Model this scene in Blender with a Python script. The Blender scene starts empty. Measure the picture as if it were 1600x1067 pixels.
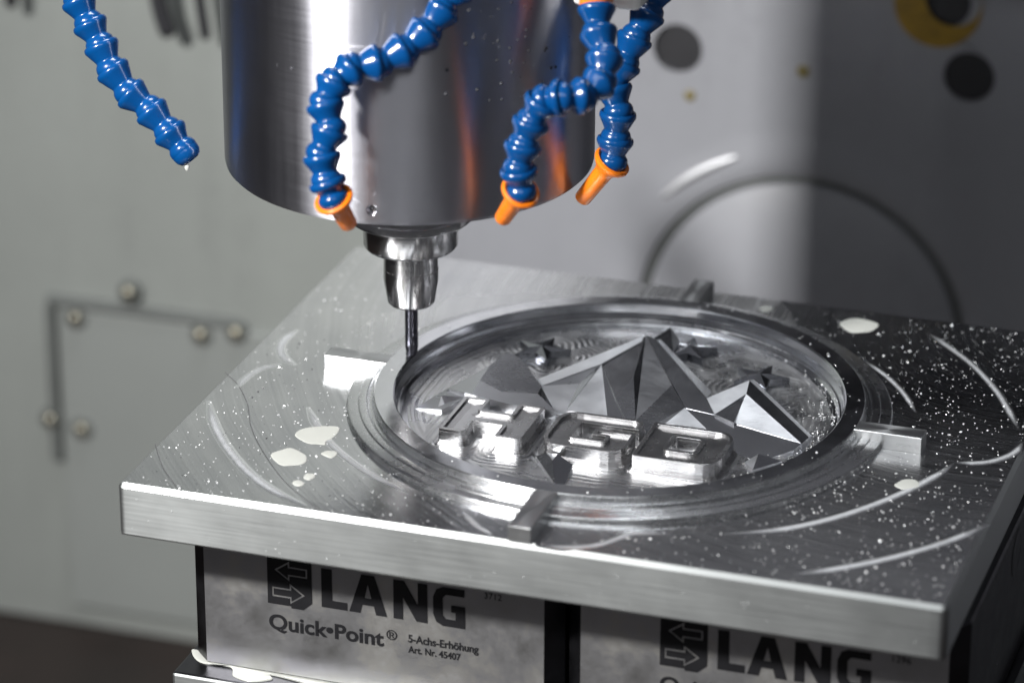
import bpy, bmesh, math, random
import numpy as np
from mathutils import Vector, Matrix
random.seed(7); np.random.seed(7)
S = 0.001                                   # everything below is measured in millimetres
scene = bpy.context.scene
col = scene.collection

# ------------------------------------------------------------------ camera
CAM = np.array([419.72, -897.43, 468.92])
RIGHT = np.array([0.9491157779, 0.3149167794, 0.0025811173])
UP = np.array([-0.1266606019, 0.3742081381, 0.9186541032])
FWD = np.array([-0.2883337165, 0.8722360296, -0.3950543969])
FPX = 5761.7                                # focal length in pixels of the 1600 px wide photograph
cd = bpy.data.cameras.new('camera'); cam = bpy.data.objects.new('camera', cd); col.objects.link(cam)
cam.matrix_world = Matrix(((RIGHT[0], UP[0], -FWD[0], CAM[0]*S), (RIGHT[1], UP[1], -FWD[1], CAM[1]*S),
                           (RIGHT[2], UP[2], -FWD[2], CAM[2]*S), (0, 0, 0, 1)))
cd.sensor_width = 36; cd.lens = FPX/1600*36; cd.clip_start = 0.02; cd.clip_end = 50
cd.dof.use_dof = True; cd.dof.focus_distance = 1.125; cd.dof.aperture_fstop = 7.5
scene.camera = cam

# ------------------------------------------------------------------ light
world = bpy.data.worlds.new('World'); scene.world = world; world.use_nodes = True
world.node_tree.nodes['Background'].inputs[0].default_value = (0.90, 0.92, 1.0, 1)
world.node_tree.nodes['Background'].inputs[1].default_value = 0.058
def area(name, loc, target, sx, sy, power, color=(1, 1, 1), spread=None):
    l = bpy.data.lights.new(name, 'AREA'); l.shape = 'RECTANGLE'; l.size = sx*S; l.size_y = sy*S
    l.energy = power; l.color = color
    o = bpy.data.objects.new(name, l); col.objects.link(o)
    if spread: l.spread = math.radians(spread)
    o.location = Vector(loc)*S
    o.rotation_euler = (Vector(target)-Vector(loc)).to_track_quat('-Z', 'Y').to_euler()
    return o
area('key_lamp', (-236, -448, 440), (80, 120, 20), 58, 58, 2.9, (1.0, 0.985, 0.96), 95)
area('strip_lamp', (-320, -360, 400), (60, 106, 80), 22, 260, .22, (0.97, 0.98, 1.0))
area('overhead_fill', (10, 255, 600), (90, 60, 0), 300, 140, 2.6, (0.95, 0.98, 1.0))  # overhead fill, added so facets and ridges catch light
area('front_fill', (130, -560, 540), (120, 60, 0), 620, 160, 1.1, (0.97, 0.99, 1.0))  # broad unseen fill, added to brighten the front-facing surfaces
scene.view_settings.view_transform = 'Standard'; scene.view_settings.look = 'None'
scene.view_settings.exposure = 0.12; scene.view_settings.gamma = 1.0

# ------------------------------------------------------------------ measuring helpers (photograph pixel -> place)
def ray(u, v): return FWD + RIGHT*(u-800)/FPX - UP*(v-533.5)/FPX
def atz(u, v, z): d = ray(u, v); return CAM + d*(z-CAM[2])/d[2]
def aty(u, v, y): d = ray(u, v); return CAM + d*(y-CAM[1])/d[1]
def atd(u, v, dep): d = ray(u, v); return CAM + d*dep          # dep = distance along the view axis
def atp(u, v, P, n): d = ray(u, v); return CAM + d*(((P-CAM)@n)/(d@n))

# ------------------------------------------------------------------ materials
def new_mat(name):
    m = bpy.data.materials.new(name); m.use_nodes = True
    return m, m.node_tree.nodes, m.node_tree.links, m.node_tree.nodes['Principled BSDF']
def nd(N, t, **k):
    n = N.new(t)
    for a, b in k.items(): setattr(n, a, b)
    return n
def mathn(N, L, op, a, b=None, clamp=False):
    n = nd(N, 'ShaderNodeMath', operation=op, use_clamp=clamp)
    for i, x in enumerate((a, b)):
        if x is None: continue
        if isinstance(x, (int, float)): n.inputs[i].default_value = x
        else: L.new(x, n.inputs[i])
    return n.outputs[0]
def ramp(N, L, src, stops):
    r = nd(N, 'ShaderNodeValToRGB'); L.new(src, r.inputs[0])
    e = r.color_ramp.elements
    while len(e) < len(stops): e.new(0.5)
    for i, (p, c) in enumerate(stops):
        e[i].position = p; e[i].color = (c, c, c, 1) if isinstance(c, (int, float)) else (*c, 1)
    return r.outputs[0]
def noise(N, L, vec, scale, detail=3, rough=.55, dist=0):
    n = nd(N, 'ShaderNodeTexNoise'); n.inputs['Scale'].default_value = scale
    n.inputs['Detail'].default_value = detail; n.inputs['Roughness'].default_value = rough
    n.inputs['Distortion'].default_value = dist
    if vec is not None: L.new(vec, n.inputs['Vector'])
    return n.outputs['Fac']
def mapping(N, L, scale=(1, 1, 1), loc=(0, 0, 0)):
    t = nd(N, 'ShaderNodeTexCoord'); m = nd(N, 'ShaderNodeMapping')
    m.inputs['Scale'].default_value = scale; m.inputs['Location'].default_value = loc
    L.new(t.outputs['Object'], m.inputs['Vector']); return m.outputs[0]
def metal(name, color, rough, rvar=.08, aniso=0., axis='Z', rot=.25, brush=None, bump=.03, cvar=.06, blotch=60, runs=0.):
    m, N, L, B = new_mat(name)
    B.inputs['Metallic'].default_value = 1
    v = mapping(N, L)
    nb = noise(N, L, v, blotch, 4, .6)
    L.new(ramp(N, L, nb, [(.3, tuple(c*(1-cvar) for c in color)), (.7, tuple(min(1, c*(1+cvar)) for c in color))]), B.inputs['Base Color'])
    rr = ramp(N, L, nb, [(.3, max(.02, rough-rvar)), (.7, rough+rvar)])
    bv = v
    if brush: bv = mapping(N, L, brush)
    nf = noise(N, L, bv, 900 if not brush else 1, 3, .6)
    rsum = mathn(N, L, 'ADD', rr, mathn(N, L, 'MULTIPLY', mathn(N, L, 'SUBTRACT', nf, .5), .15))
    if runs:
        nr_ = noise(N, L, mapping(N, L, (150, 150, 7)), 1, 5, .65)
        rsum = mathn(N, L, 'ADD', rsum, mathn(N, L, 'MULTIPLY', mathn(N, L, 'SUBTRACT', nr_, .5), runs))
        sc_ = nd(N, 'ShaderNodeTexVoronoi', feature='DISTANCE_TO_EDGE'); sc_.inputs['Scale'].default_value = 1
        L.new(mapping(N, L, (70, 70, 45)), sc_.inputs['Vector'])
        rsum = mathn(N, L, 'ADD', rsum, mathn(N, L, 'MULTIPLY', mathn(N, L, 'MULTIPLY', mathn(N, L, 'LESS_THAN', sc_.outputs[0], .006), mathn(N, L, 'GREATER_THAN', noise(N, L, v, 55, 2), .62)), .25))
    L.new(rsum, B.inputs['Roughness'])
    if bump:
        b = nd(N, 'ShaderNodeBump'); b.inputs['Strength'].default_value = bump; b.inputs['Distance'].default_value = .0002
        L.new(nf, b.inputs['Height']); L.new(b.outputs[0], B.inputs['Normal'])
    if aniso:
        B.inputs['Anisotropic'].default_value = aniso; B.inputs['Anisotropic Rotation'].default_value = rot
        t = nd(N, 'ShaderNodeTangent', direction_type='RADIAL', axis=axis); L.new(t.outputs[0], B.inputs['Tangent'])
    return m
def plain(name, color, rough, var=.12, scale=40, metallic=0., spec=.5, coat=0., bump=0., bscale=400):
    m, N, L, B = new_mat(name)
    v = mapping(N, L); nb = noise(N, L, v, scale, 4, .6)
    L.new(ramp(N, L, nb, [(.25, tuple(c*(1-var) for c in color)), (.75, tuple(min(1, c*(1+var)) for c in color))]), B.inputs['Base Color'])
    L.new(ramp(N, L, nb, [(.25, max(.03, rough*.85)), (.75, min(1, rough*1.15))]), B.inputs['Roughness'])
    B.inputs['Metallic'].default_value = metallic; B.inputs['Specular IOR Level'].default_value = spec
    B.inputs['Coat Weight'].default_value = coat; B.inputs['Coat Roughness'].default_value = .08
    if bump:
        b = nd(N, 'ShaderNodeBump'); b.inputs['Strength'].default_value = bump; b.inputs['Distance'].default_value = .0003
        L.new(noise(N, L, v, bscale, 3), b.inputs['Height']); L.new(b.outputs[0], B.inputs['Normal'])
    return m

ALU = (.80, .81, .825)
M = {}
M['side'] = metal('milled_edge', (.50, .52, .52), .44, .03, .6, 'Z', .25, brush=(30, 30, 1500), bump=.08, cvar=.04, blotch=25)
M['ring'] = metal('turned_aluminium', (.76, .77, .785), .27, .05, .8, 'Z', .25, brush=(250, 250, 1800), bump=.05)
M['bore_wall'] = metal('polished_bore', (.72, .73, .76), .17, .05, .6, 'Z', .25, brush=(250, 250, 1800), bump=.04)
M['tab'] = metal('tab_aluminium', (.60, .61, .62), .34, .04, .6, 'Z', .25, brush=(30, 30, 900), bump=.02)
M['letter'] = metal('letter_aluminium', (.56, .56, .57), .26, .05, .0, 'Z', .25, brush=(150, 150, 1600), bump=.08)
M['polished'] = metal('shaded_facet', (.48, .49, .52), .20, .04, brush=(1500, 200, 200), bump=.04)  # facet tones: reflected light and dark put into base colour, besides finish
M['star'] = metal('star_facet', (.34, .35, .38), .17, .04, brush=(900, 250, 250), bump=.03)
M['semi'] = metal('half_shaded_facet', (.50, .51, .54), .26, .05, brush=(250, 1400, 250), bump=.12)
M['satin'] = metal('half_lit_facet', (.64, .65, .68), .32, .06, brush=(250, 1400, 250), bump=.14)
M['bright'] = metal('lit_facet', (.88, .90, .94), .48, .08, brush=(300, 1800, 300), bump=.25)
M['spindle'] = metal('brushed_steel', (.55, .55, .60), .45, .04, 1.0, 'Z', .25, brush=(40, 40, 2500), bump=.05, cvar=.07, blotch=22, runs=.30)
M['holder'] = metal('ground_steel', (.66, .65, .65), .17, .03, .8, 'Z', .25, brush=(60, 60, 2500), bump=.03)
M['dark_steel'] = metal('dark_steel', (.09, .09, .10), .35, .08)
M['carbide'] = metal('carbide', (.10, .10, .12), .25, .04)
M['black_hole'] = plain('bore_shadow', (.012, .012, .013), .6)
M['blue'] = plain('blue_hose_plastic', (.001, .050, .185), .2, .10, 90, spec=.5, coat=.15, bump=.02)
M['orange'] = plain('orange_nozzle_plastic', (.86, .20, .008), .28, .06, 90, coat=.2)
M['white_plastic'] = plain('white_plastic', (.72, .73, .72), .35, .04)
M['milk'] = plain('milky_coolant', (.50, .51, .48), .2, .03, 120, coat=.3)
M['chip'] = plain('bright_chip', (.86, .87, .88), .32, .05, metallic=.35)
M['chip_dark'] = plain('dark_chip', (.10, .10, .11), .4, .2, metallic=.6)
M['print'] = plain('black_print', (.012, .012, .014), .45, .2)
def wall_material(name, color, streak):
    m, N, L, B = new_mat(name)
    v = mapping(N, L); vs = mapping(N, L, (1, 1, .12))
    a = noise(N, L, v, 9, 5, .6); b = noise(N, L, vs, 45, 5, .65); c = noise(N, L, v, 130, 4, .7)
    mix = mathn(N, L, 'ADD', mathn(N, L, 'MULTIPLY', a, .5), mathn(N, L, 'ADD', mathn(N, L, 'MULTIPLY', b, streak), mathn(N, L, 'MULTIPLY', c, .2)))
    hi = .5*.5+.5*streak+.1
    L.new(ramp(N, L, mix, [(hi-.22, tuple(k*.74 for k in color)), (hi-.03, color), (hi+.2, tuple(k*1.12 for k in color))]), B.inputs['Base Color'])
    L.new(ramp(N, L, mix, [(hi-.2, .55), (hi+.2, .3)]), B.inputs['Roughness'])
    bp = nd(N, 'ShaderNodeBump'); bp.inputs['Strength'].default_value = .08; bp.inputs['Distance'].default_value = .001
    L.new(c, bp.inputs['Height']); L.new(bp.outputs[0], B.inputs['Normal'])
    return m
M['wall'] = wall_material('grey_green_enamel', (.295, .312, .298), .45)
M['old_wall'] = plain('grey_green_enamel', (.33, .355, .345), .42, .07, 9, spec=.45, bump=.05, bscale=60)
M['cover'] = plain('grey_enamel', (.295, .312, .302), .42, .06, 9)
M['gap_strip'] = plain('dark_grey', (.15, .16, .155), .6, .1)
M['trunnion'] = wall_material('table_enamel', (.335, .342, .372), .25)
M['bolt'] = metal('zinc_bolt', (.50, .47, .38), .4, .08)
M['glint'] = metal('glint_metal', (.80, .81, .84), .55, .06)
M['floor'] = plain('wet_dark_floor', (.020, .013, .011), .5, .5, 14)
M['blocker'] = plain('dark_blocker', (.068, .069, .078), .55, .15, 12, spec=.2)
M['yellow'] = plain('yellow_bushing', (.36, .22, .02), .5, .35, 160)
M['oil'] = plain('old_oil', (.20, .16, .05), .3, .2)
M['cable'] = plain('black_cable', (.03, .03, .034), .5)
M['water'] = plain('water_drop', (.07, .07, .08), .35, .05, spec=.2)

# milled top face: face-mill swirls, passes of different finish
def top_material():
    m, N, L, B = new_mat('face_milled_aluminium')
    B.inputs['Metallic'].default_value = 1
    t = nd(N, 'ShaderNodeTexCoord'); O = t.outputs['Object']
    def dist_to(x, y, src=O):
        d = nd(N, 'ShaderNodeVectorMath', operation='DISTANCE'); L.new(src, d.inputs[0]); d.inputs[1].default_value = (x*S, y*S, 0)
        return d.outputs['Value']
    # fine swirl of the cutter: arcs of a 60 mm face mill stepping round the plate
    warp = nd(N, 'ShaderNodeVectorMath', operation='ADD')
    nz = nd(N, 'ShaderNodeTexNoise'); nz.inputs['Scale'].default_value = 14; L.new(O, nz.inputs['Vector'])
    sc = nd(N, 'ShaderNodeVectorMath', operation='SCALE'); sc.inputs['Scale'].default_value = .006
    L.new(nz.outputs['Color'], sc.inputs[0]); L.new(O, warp.inputs[0]); L.new(sc.outputs[0], warp.inputs[1])
    r = dist_to(124.6, 101.2, warp.outputs[0])
    def rings(period, src):
        return mathn(N, L, 'SINE', mathn(N, L, 'MULTIPLY', src, 2*math.pi/(period*S)))
    w2 = rings(7.5, r)
    def arcs(src, freq):
        n = nd(N, 'ShaderNodeTexNoise', noise_dimensions='1D'); n.inputs['Scale'].default_value = 1; n.inputs['Detail'].default_value = 4
        n.inputs['Roughness'].default_value = .7
        L.new(mathn(N, L, 'MULTIPLY', src, freq), n.inputs['W']); return mathn(N, L, 'MULTIPLY', mathn(N, L, 'SUBTRACT', n.outputs['Fac'], .5), 2.5)
    near_left = mathn(N, L, 'LESS_THAN', dist_to(20, 30), .058)
    w1 = mathn(N, L, 'ADD', mathn(N, L, 'MULTIPLY', arcs(r, 700), mathn(N, L, 'SUBTRACT', 1.0, near_left)), mathn(N, L, 'MULTIPLY', arcs(dist_to(95, 60, warp.outputs[0]), 700), near_left))
    w3 = arcs(dist_to(20, 175, warp.outputs[0]), 260)
    fine = noise(N, L, O, 1400, 3)
    big = noise(N, L, O, 16, 3, .6)
    # passes: broad circular zones with a duller or a brighter cut
    zone = None
    for (cx, cy, rad, amt) in [(128, 96, 112, .05), (106, 70, 86, -.07), (240, 190, 92, .03), (30, 190, 70, .06), (230, 10, 66, -.03), (-20, 60, 62, .10), (-40, 20, 62, .06)]:
        k = mathn(N, L, 'MULTIPLY', mathn(N, L, 'LESS_THAN', dist_to(cx, cy), rad*S), amt)
        zone = k if zone is None else mathn(N, L, 'ADD', zone, k)
    rough = mathn(N, L, 'ADD', mathn(N, L, 'ADD', zone, .17), mathn(N, L, 'MULTIPLY', mathn(N, L, 'SUBTRACT', big, .5), .22))
    rough = mathn(N, L, 'ADD', rough, mathn(N, L, 'MULTIPLY', w1, .09))
    rough = mathn(N, L, 'MAXIMUM', rough, .07)
    L.new(rough, B.inputs['Roughness'])
    L.new(ramp(N, L, mathn(N, L, 'ADD', mathn(N, L, 'ADD', big, mathn(N, L, 'MULTIPLY', zone, 1.4)), mathn(N, L, 'ADD', mathn(N, L, 'MULTIPLY', w2, .03), mathn(N, L, 'MULTIPLY', w1, .16))),
               [(.25, (.50, .51, .53)), (.85, (.84, .845, .85))]), B.inputs['Base Color'])
    h = mathn(N, L, 'ADD', mathn(N, L, 'MULTIPLY', w1, .8), mathn(N, L, 'ADD', mathn(N, L, 'MULTIPLY', w3, .15), mathn(N, L, 'ADD', mathn(N, L, 'MULTIPLY', fine, .8), mathn(N, L, 'MULTIPLY', w2, .3))))
    b = nd(N, 'ShaderNodeBump'); b.inputs['Strength'].default_value = .34; b.inputs['Distance'].default_value = .00008
    L.new(h, b.inputs['Height']); L.new(b.outputs[0], B.inputs['Normal'])
    B.inputs['Anisotropic'].default_value = .2; B.inputs['Anisotropic Rotation'].default_value = .25
    tg = nd(N, 'ShaderNodeTangent', direction_type='RADIAL', axis='Z'); L.new(tg.outputs[0], B.inputs['Tangent'])
    return m
M['top'] = top_material()

def floor_material():
    m, N, L, B = new_mat('stepover_aluminium')
    B.inputs['Metallic'].default_value = 1
    v = mapping(N, L); n = noise(N, L, v, 90, 4)
    L.new(ramp(N, L, n, [(.3, (.74, .75, .77)), (.7, (.90, .90, .91))]), B.inputs['Base Color'])
    L.new(ramp(N, L, n, [(.3, .20), (.7, .36)]), B.inputs['Roughness'])
    b = nd(N, 'ShaderNodeBump'); b.inputs['Strength'].default_value = .15; b.inputs['Distance'].default_value = .0002
    L.new(noise(N, L, v, 700, 4), b.inputs['Height']); L.new(b.outputs[0], B.inputs['Normal'])
    return m
M['stepover'] = floor_material()

def riser_material():
    m, N, L, B = new_mat('nickel_plated_riser')
    B.inputs['Metallic'].default_value = 1
    v = mapping(N, L); n = noise(N, L, v, 40, 6, .7, .1); n2 = noise(N, L, mapping(N, L, (1, 1, .6)), 220, 3)
    r = nd(N, 'ShaderNodeValToRGB'); L.new(n, r.inputs[0])
    e = r.color_ramp.elements; e[0].position = .3; e[0].color = (.55, .55, .545, 1); e[1].position = .7; e[1].color = (.66, .66, .66, 1)
    x = e.new(.5); x.color = (.60, .60, .615, 1); x = e.new(.58); x.color = (.63, .62, .60, 1)
    L.new(r.outputs[0], B.inputs['Base Color'])
    L.new(ramp(N, L, n, [(.3, .40), (.7, .58)]), B.inputs['Roughness'])
    b = nd(N, 'ShaderNodeBump'); b.inputs['Strength'].default_value = .10; b.inputs['Distance'].default_value = .0004
    L.new(mathn(N, L, 'ADD', n, mathn(N, L, 'MULTIPLY', n2, .4)), b.inputs['Height']); L.new(b.outputs[0], B.inputs['Normal'])
    return m
M['riser'] = riser_material()

# ------------------------------------------------------------------ object helpers
ORG = {}
def thing(name, label, cat, loc=(0, 0, 0), group=None):
    o = bpy.data.objects.new(name, None); col.objects.link(o); o.location = Vector(loc)*S
    o.empty_display_size = .01
    o['label'] = label; o['category'] = cat
    if group: o['group'] = group
    ORG[o.name] = np.array(loc, float); return o
def tag(o, label, cat, group=None, kind=None):
    o['label'] = label; o['category'] = cat
    if group: o['group'] = group
    if kind: o['kind'] = kind
    return o
def struct(o): o['kind'] = 'structure'; return o
def mesh(name, verts, faces, mat, parent=None, smooth=False, org=None, sharp=35):
    """verts in mm, place coordinates; org = object origin in mm"""
    verts = np.asarray(verts, float)
    if parent is not None: base = ORG[parent.name]
    elif org is not None: base = np.array(org, float)
    else: base = np.zeros(3)
    me = bpy.data.meshes.new(name)
    me.from_pydata(((verts-base)*S).tolist(), [], [list(f) for f in faces])
    mats = mat if isinstance(mat, (list, tuple)) else [mat]
    for mm in mats: me.materials.append(mm)
    bm = bmesh.new(); bm.from_mesh(me); bmesh.ops.recalc_face_normals(bm, faces=bm.faces)
    if smooth:
        for f in bm.faces: f.smooth = True
        a = math.radians(sharp)
        for e in bm.edges:
            if len(e.link_faces) == 2 and e.calc_face_angle(0) > a: e.smooth = False
    bm.to_mesh(me); bm.free()
    o = bpy.data.objects.new(name, me); col.objects.link(o)
    if parent is not None: o.parent = parent; ORG[o.name] = base
    else: o.location = Vector(base)*S; ORG[o.name] = base
    return o
def lathe(profile, center, axis=(0, 0, 1), n=96, closed=False, caps=True):
    """profile: list of (radius, height along axis). returns verts, faces"""
    a = np.array(axis, float); a /= np.linalg.norm(a)
    t = np.array([1., 0, 0]) if abs(a[0]) < .9 else np.array([0, 1., 0])
    e1 = np.cross(a, t); e1 /= np.linalg.norm(e1); e2 = np.cross(a, e1)
    V = []; F = []; c = np.array(center, float)
    ang = np.linspace(0, 2*np.pi, n, endpoint=False)
    for r, h in profile:
        for q in ang: V.append(c + a*h + (e1*np.cos(q)+e2*np.sin(q))*max(r, 1e-4))
    k = len(profile)
    for i in range(k if closed else k-1):
        j = (i+1) % k
        for q in range(n): F.append((i*n+q, i*n+(q+1) % n, j*n+(q+1) % n, j*n+q))
    if caps and not closed:
        if profile[0][0] > .01: F.append(tuple(range(n-1, -1, -1)))
        if profile[-1][0] > .01: F.append(tuple((k-1)*n+q for q in range(n)))
    return V, F
def box(x0, x1, y0, y1, z0, z1):
    V = [(x, y, z) for z in (z0, z1) for y in (y0, y1) for x in (x0, x1)]
    return V, [(0, 1, 3, 2), (4, 6, 7, 5), (0, 4, 5, 1), (2, 3, 7, 6), (0, 2, 6, 4), (1, 5, 7, 3)]
def prism(outline, levels):
    """stack of outlines (list of (pts2d, z)) with equal counts, capped"""
    V = []; F = []; n = len(levels[0][0])
    for pts, z in levels: V += [(p[0], p[1], z) for p in pts]
    for i in range(len(levels)-1):
        for q in range(n): F.append((i*n+q, i*n+(q+1) % n, (i+1)*n+(q+1) % n, (i+1)*n+q))
    F.append(tuple(range(n-1, -1, -1))); F.append(tuple((len(levels)-1)*n+q for q in range(n)))
    return V, F
def merge(parts):
    V = []; F = []
    for v, f in parts:
        b = len(V); V += [tuple(x) for x in v]; F += [tuple(i+b for i in g) for g in f]
    return V, F
def bevel(o, w, seg=2, ang=40):
    md = o.modifiers.new('bevel', 'BEVEL'); md.width = w*S; md.segments = seg; md.limit_method = 'ANGLE'; md.angle_limit = math.radians(ang)
    md.harden_normals = False
    return o
def offset(poly, d):
    """offset closed CCW polygon outward by d with mitres"""
    P = [np.array(p, float) for p in poly]; n = len(P); out = []
    for i in range(n):
        a, b, c = P[i-1], P[i], P[(i+1) % n]
        n1 = np.array([(b-a)[1], -(b-a)[0]]); n1 /= np.linalg.norm(n1)
        n2 = np.array([(c-b)[1], -(c-b)[0]]); n2 /= np.linalg.norm(n2)
        k = n1+n2; k = k/max(.35, 1+n1@n2); out.append(b+k*d)
    return out
def rounded(poly, radii, seg=5):
    """round the corners of a CCW polygon; radii per vertex"""
    P = [np.array(p, float) for p in poly]; n = len(P); out = []
    for i in range(n):
        r = radii[i] if isinstance(radii, (list, tuple)) else radii
        b = P[i]
        if r <= 0: out.append(b); continue
        u = P[i-1]-b; v = P[(i+1) % n]-b; lu, lv = np.linalg.norm(u), np.linalg.norm(v); u /= lu; v /= lv
        th = math.acos(max(-1, min(1, u@v))); t = min(r/math.tan(th/2), .49*lu, .49*lv)
        a0 = b+u*t; a1 = b+v*t
        for k in range(seg+1):
            s = k/seg; out.append((1-s)**2*a0+2*s*(1-s)*b+s*s*a1)
    return out
def fill_extrude(loops, z0, z1, bev=0):
    """even-odd filled 2-D loops extruded from z0 to z1 -> verts, faces (mm)"""
    cu = bpy.data.curves.new('tmp', 'CURVE'); cu.dimensions = '2D'; cu.fill_mode = 'BOTH'
    for lp in loops:
        sp = cu.splines.new('POLY'); sp.points.add(len(lp)-1); sp.use_cyclic_u = True
        for p, q in zip(sp.points, lp): p.co = (q[0], q[1], 0, 1)
    cu.extrude = abs(z1-z0)/2-bev
    if bev: cu.bevel_depth = bev; cu.bevel_resolution = 1; cu.offset = -bev
    o = bpy.data.objects.new('tmp', cu); col.objects.link(o)
    dg = bpy.context.evaluated_depsgraph_get(); ev = o.evaluated_get(dg); me = ev.to_mesh()
    V = [(v.co.x, v.co.y, v.co.z+(z0+z1)/2) for v in me.vertices]; F = [tuple(p.vertices) for p in me.polygons]
    ev.to_mesh_clear(); bpy.data.objects.remove(o); bpy.data.curves.remove(cu)
    return V, F
def weld(V, F):
    key = {}; idx = []; NV = []
    for v in V:
        k = tuple(round(c, 4) for c in v)
        if k not in key: key[k] = len(NV); NV.append(v)
        idx.append(key[k])
    NF = []
    for f in F:
        g = []
        for i in f:
            if not g or g[-1] != idx[i]: g.append(idx[i])
        if len(g) > 2 and g[0] == g[-1]: g.pop()
        if len(set(g)) > 2: NF.append(tuple(g))
    return NV, NF
def tube(path, rad, n=10, flat=1.0):
    """tube swept along a polyline; rad scalar or list"""
    P = [np.array(p, float) for p in path]; V = []; F = []
    for i, p in enumerate(P):
        d = P[min(i+1, len(P)-1)]-P[max(i-1, 0)]; d /= np.linalg.norm(d)
        up = np.array([0, 0, 1.]) if abs(d[2]) < .9 else np.array([0, 1., 0])
        s = np.cross(d, up); s /= np.linalg.norm(s); w = np.cross(s, d)
        r = rad[i] if isinstance(rad, (list, tuple, np.ndarray)) else rad
        for q in range(n):
            a = 2*math.pi*q/n; V.append(p+s*math.cos(a)*r+w*math.sin(a)*r*flat)
    for i in range(len(P)-1):
        for q in range(n): F.append((i*n+q, i*n+(q+1) % n, (i+1)*n+(q+1) % n, (i+1)*n+q))
    F.append(tuple(range(n-1, -1, -1))); F.append(tuple((len(P)-1)*n+q for q in range(n)))
    return V, F
def smooth_path(pts, k=6):
    P = [np.array(p, float) for p in pts]; out = []
    P = [2*P[0]-P[1]]+P+[2*P[-1]-P[-2]]
    for i in range(1, len(P)-2):
        for j in range(k):
            t = j/k; a, b, c, d = P[i-1], P[i], P[i+1], P[i+2]
            out.append(.5*((2*b)+(-a+c)*t+(2*a-5*b+4*c-d)*t*t+(-a+3*b-3*c+d)*t**3))
    out.append(P[-2]); return out

# ================================================================== THE SETTING
YW = 380.0
# left enclosure wall
V, F = box(-900, -47, YW, YW+12, -268, 235)
struct(mesh('wall', V, F, M['wall']))
V, F = box(-900, 900, -500, YW+40, -290, -268.5)
struct(mesh('floor', V, F, M['floor']))
# floor joints
# cover panel with dark strips standing in for its edge gaps, and bolts
cp = thing('cover_panel', 'grey sheet metal cover with dark edge-gap strips and round bolts on left wall', 'panel', (-203, YW, -190))
V, F = box(-199, -96, YW-3, YW-.3, -258, -120); bevel(mesh('sheet', V, F, M['cover'], cp), .8)
V, F = box(-204, -119, YW-4.5, YW-.2, -119.3, -115.2); bevel(mesh('gap_strip', V, F, M['gap_strip'], cp), 1)
V, F = box(-205, -200.9, YW-4.5, YW-.2, -190, -119.6); bevel(mesh('gap_strip', V, F, M['gap_strip'], cp), 1)
for (u, v) in [(199, 459), (116, 499), (312, 525), (367, 522), (77, 657), (126, 672)]:
    p = aty(u, v, YW-5)
    V, F = lathe([(0.01, 2.6), (1.6, 2.5), (2.5, 2.0), (2.95, 1.1), (2.95, 0), (3.0, -3)], (p[0], YW-4.0, p[2]), (0, -1, 0), 24)
    mesh('bolt', V, F, M['bolt'], cp, True)
    V, F = lathe([(3.2, .1), (4.6, .05), (4.9, -.5), (4.9, -2.5)], (p[0], YW-4.0, p[2]), (0, -1, 0), 24)
    mesh('washer', V, F, M['gap_strip'], cp, True)
# dark cables hanging on the wall
def cable(label, px, r):
    pts = smooth_path([aty(u, v, YW-14) for u, v in px], 5)
    V, F = tube(pts, [r]*(len(pts)-1)+[r*.6], 10)
    tag(mesh('cable', V, F, M['cable'], None, True, org=pts[-1]), label, 'cable', 'cables behind the spindle')
cable('thick dark cable end hanging at top left beside the spindle', [(232, -120), (243, -30), (252, 20), (265, 58)], 3.4)
cable('thin dark cable hanging closest to the spindle on wall', [(296, -120), (308, -30), (317, 30), (322, 62)], 2.2)
cable('short dark cable at the upper left corner of wall', [(14, -120), (16, -30), (18, 12)], 2.6)

# rotary table body behind, right
def circ(cx, cz, r, n=64): return [(cx+r*math.cos(2*math.pi*i/n), cz+r*math.sin(2*math.pi*i/n)) for i in range(n)]
h1 = aty(1060, 75, YW); h2 = aty(1515, 120, YW); h3 = aty(1478, 4, YW); dc = (114.5, -90.0)
plate = [(-45, -268), (520, -268), (520, 235), (-45, 235)]
V, F = fill_extrude([plate, circ(h1[0], h1[2], 9.6), circ(h2[0], h2[2], 9.6), circ(h3[0], h3[2], 9.6), circ(dc[0], dc[1], 74)], 0, 14)
V, F = weld(V, F)
V = [(x, YW+z-1.0, y) for x, y, z in V]
rt = thing('rotary_table', 'light grey rotary table face with round disc and bolt holes at right', 'machine part', (120, YW, -268))
bevel(mesh('face_plate', V, F, M['trunnion'], rt, True), .8, 2, 50)
for h in (h1, h2, h3):
    V, F = lathe([(9.6, -.9), (9.6, -13.5), (4.5, -14.5), (4.2, -24)], (h[0], YW, h[2]), (0, -1, 0), 48)
    mesh('bore', V, F, M['cable'], rt, True)  # hole shade put into the near-black wall colour
V, F = weld(*fill_extrude([circ(h3[0]-2.5, h3[2]-.5, 16.5, 48), circ(h3[0]+3.2, h3[2]+2.0, 10.6, 40)], 0, .8))
mesh('bushing', [(x, YW-1.2-z, y) for x, y, z in V], F, M['yellow'], rt)
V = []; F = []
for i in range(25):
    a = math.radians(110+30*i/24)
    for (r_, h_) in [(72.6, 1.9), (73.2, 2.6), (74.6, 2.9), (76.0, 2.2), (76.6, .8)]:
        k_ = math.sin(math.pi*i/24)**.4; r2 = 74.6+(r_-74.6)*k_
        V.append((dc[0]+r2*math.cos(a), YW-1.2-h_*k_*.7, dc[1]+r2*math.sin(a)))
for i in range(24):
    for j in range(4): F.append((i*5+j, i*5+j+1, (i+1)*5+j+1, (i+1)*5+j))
mesh('edge_glint', V, F, M['glint'], rt, True, sharp=70)  # pale strip puts the shoulder's glint into shape and colour
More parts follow.
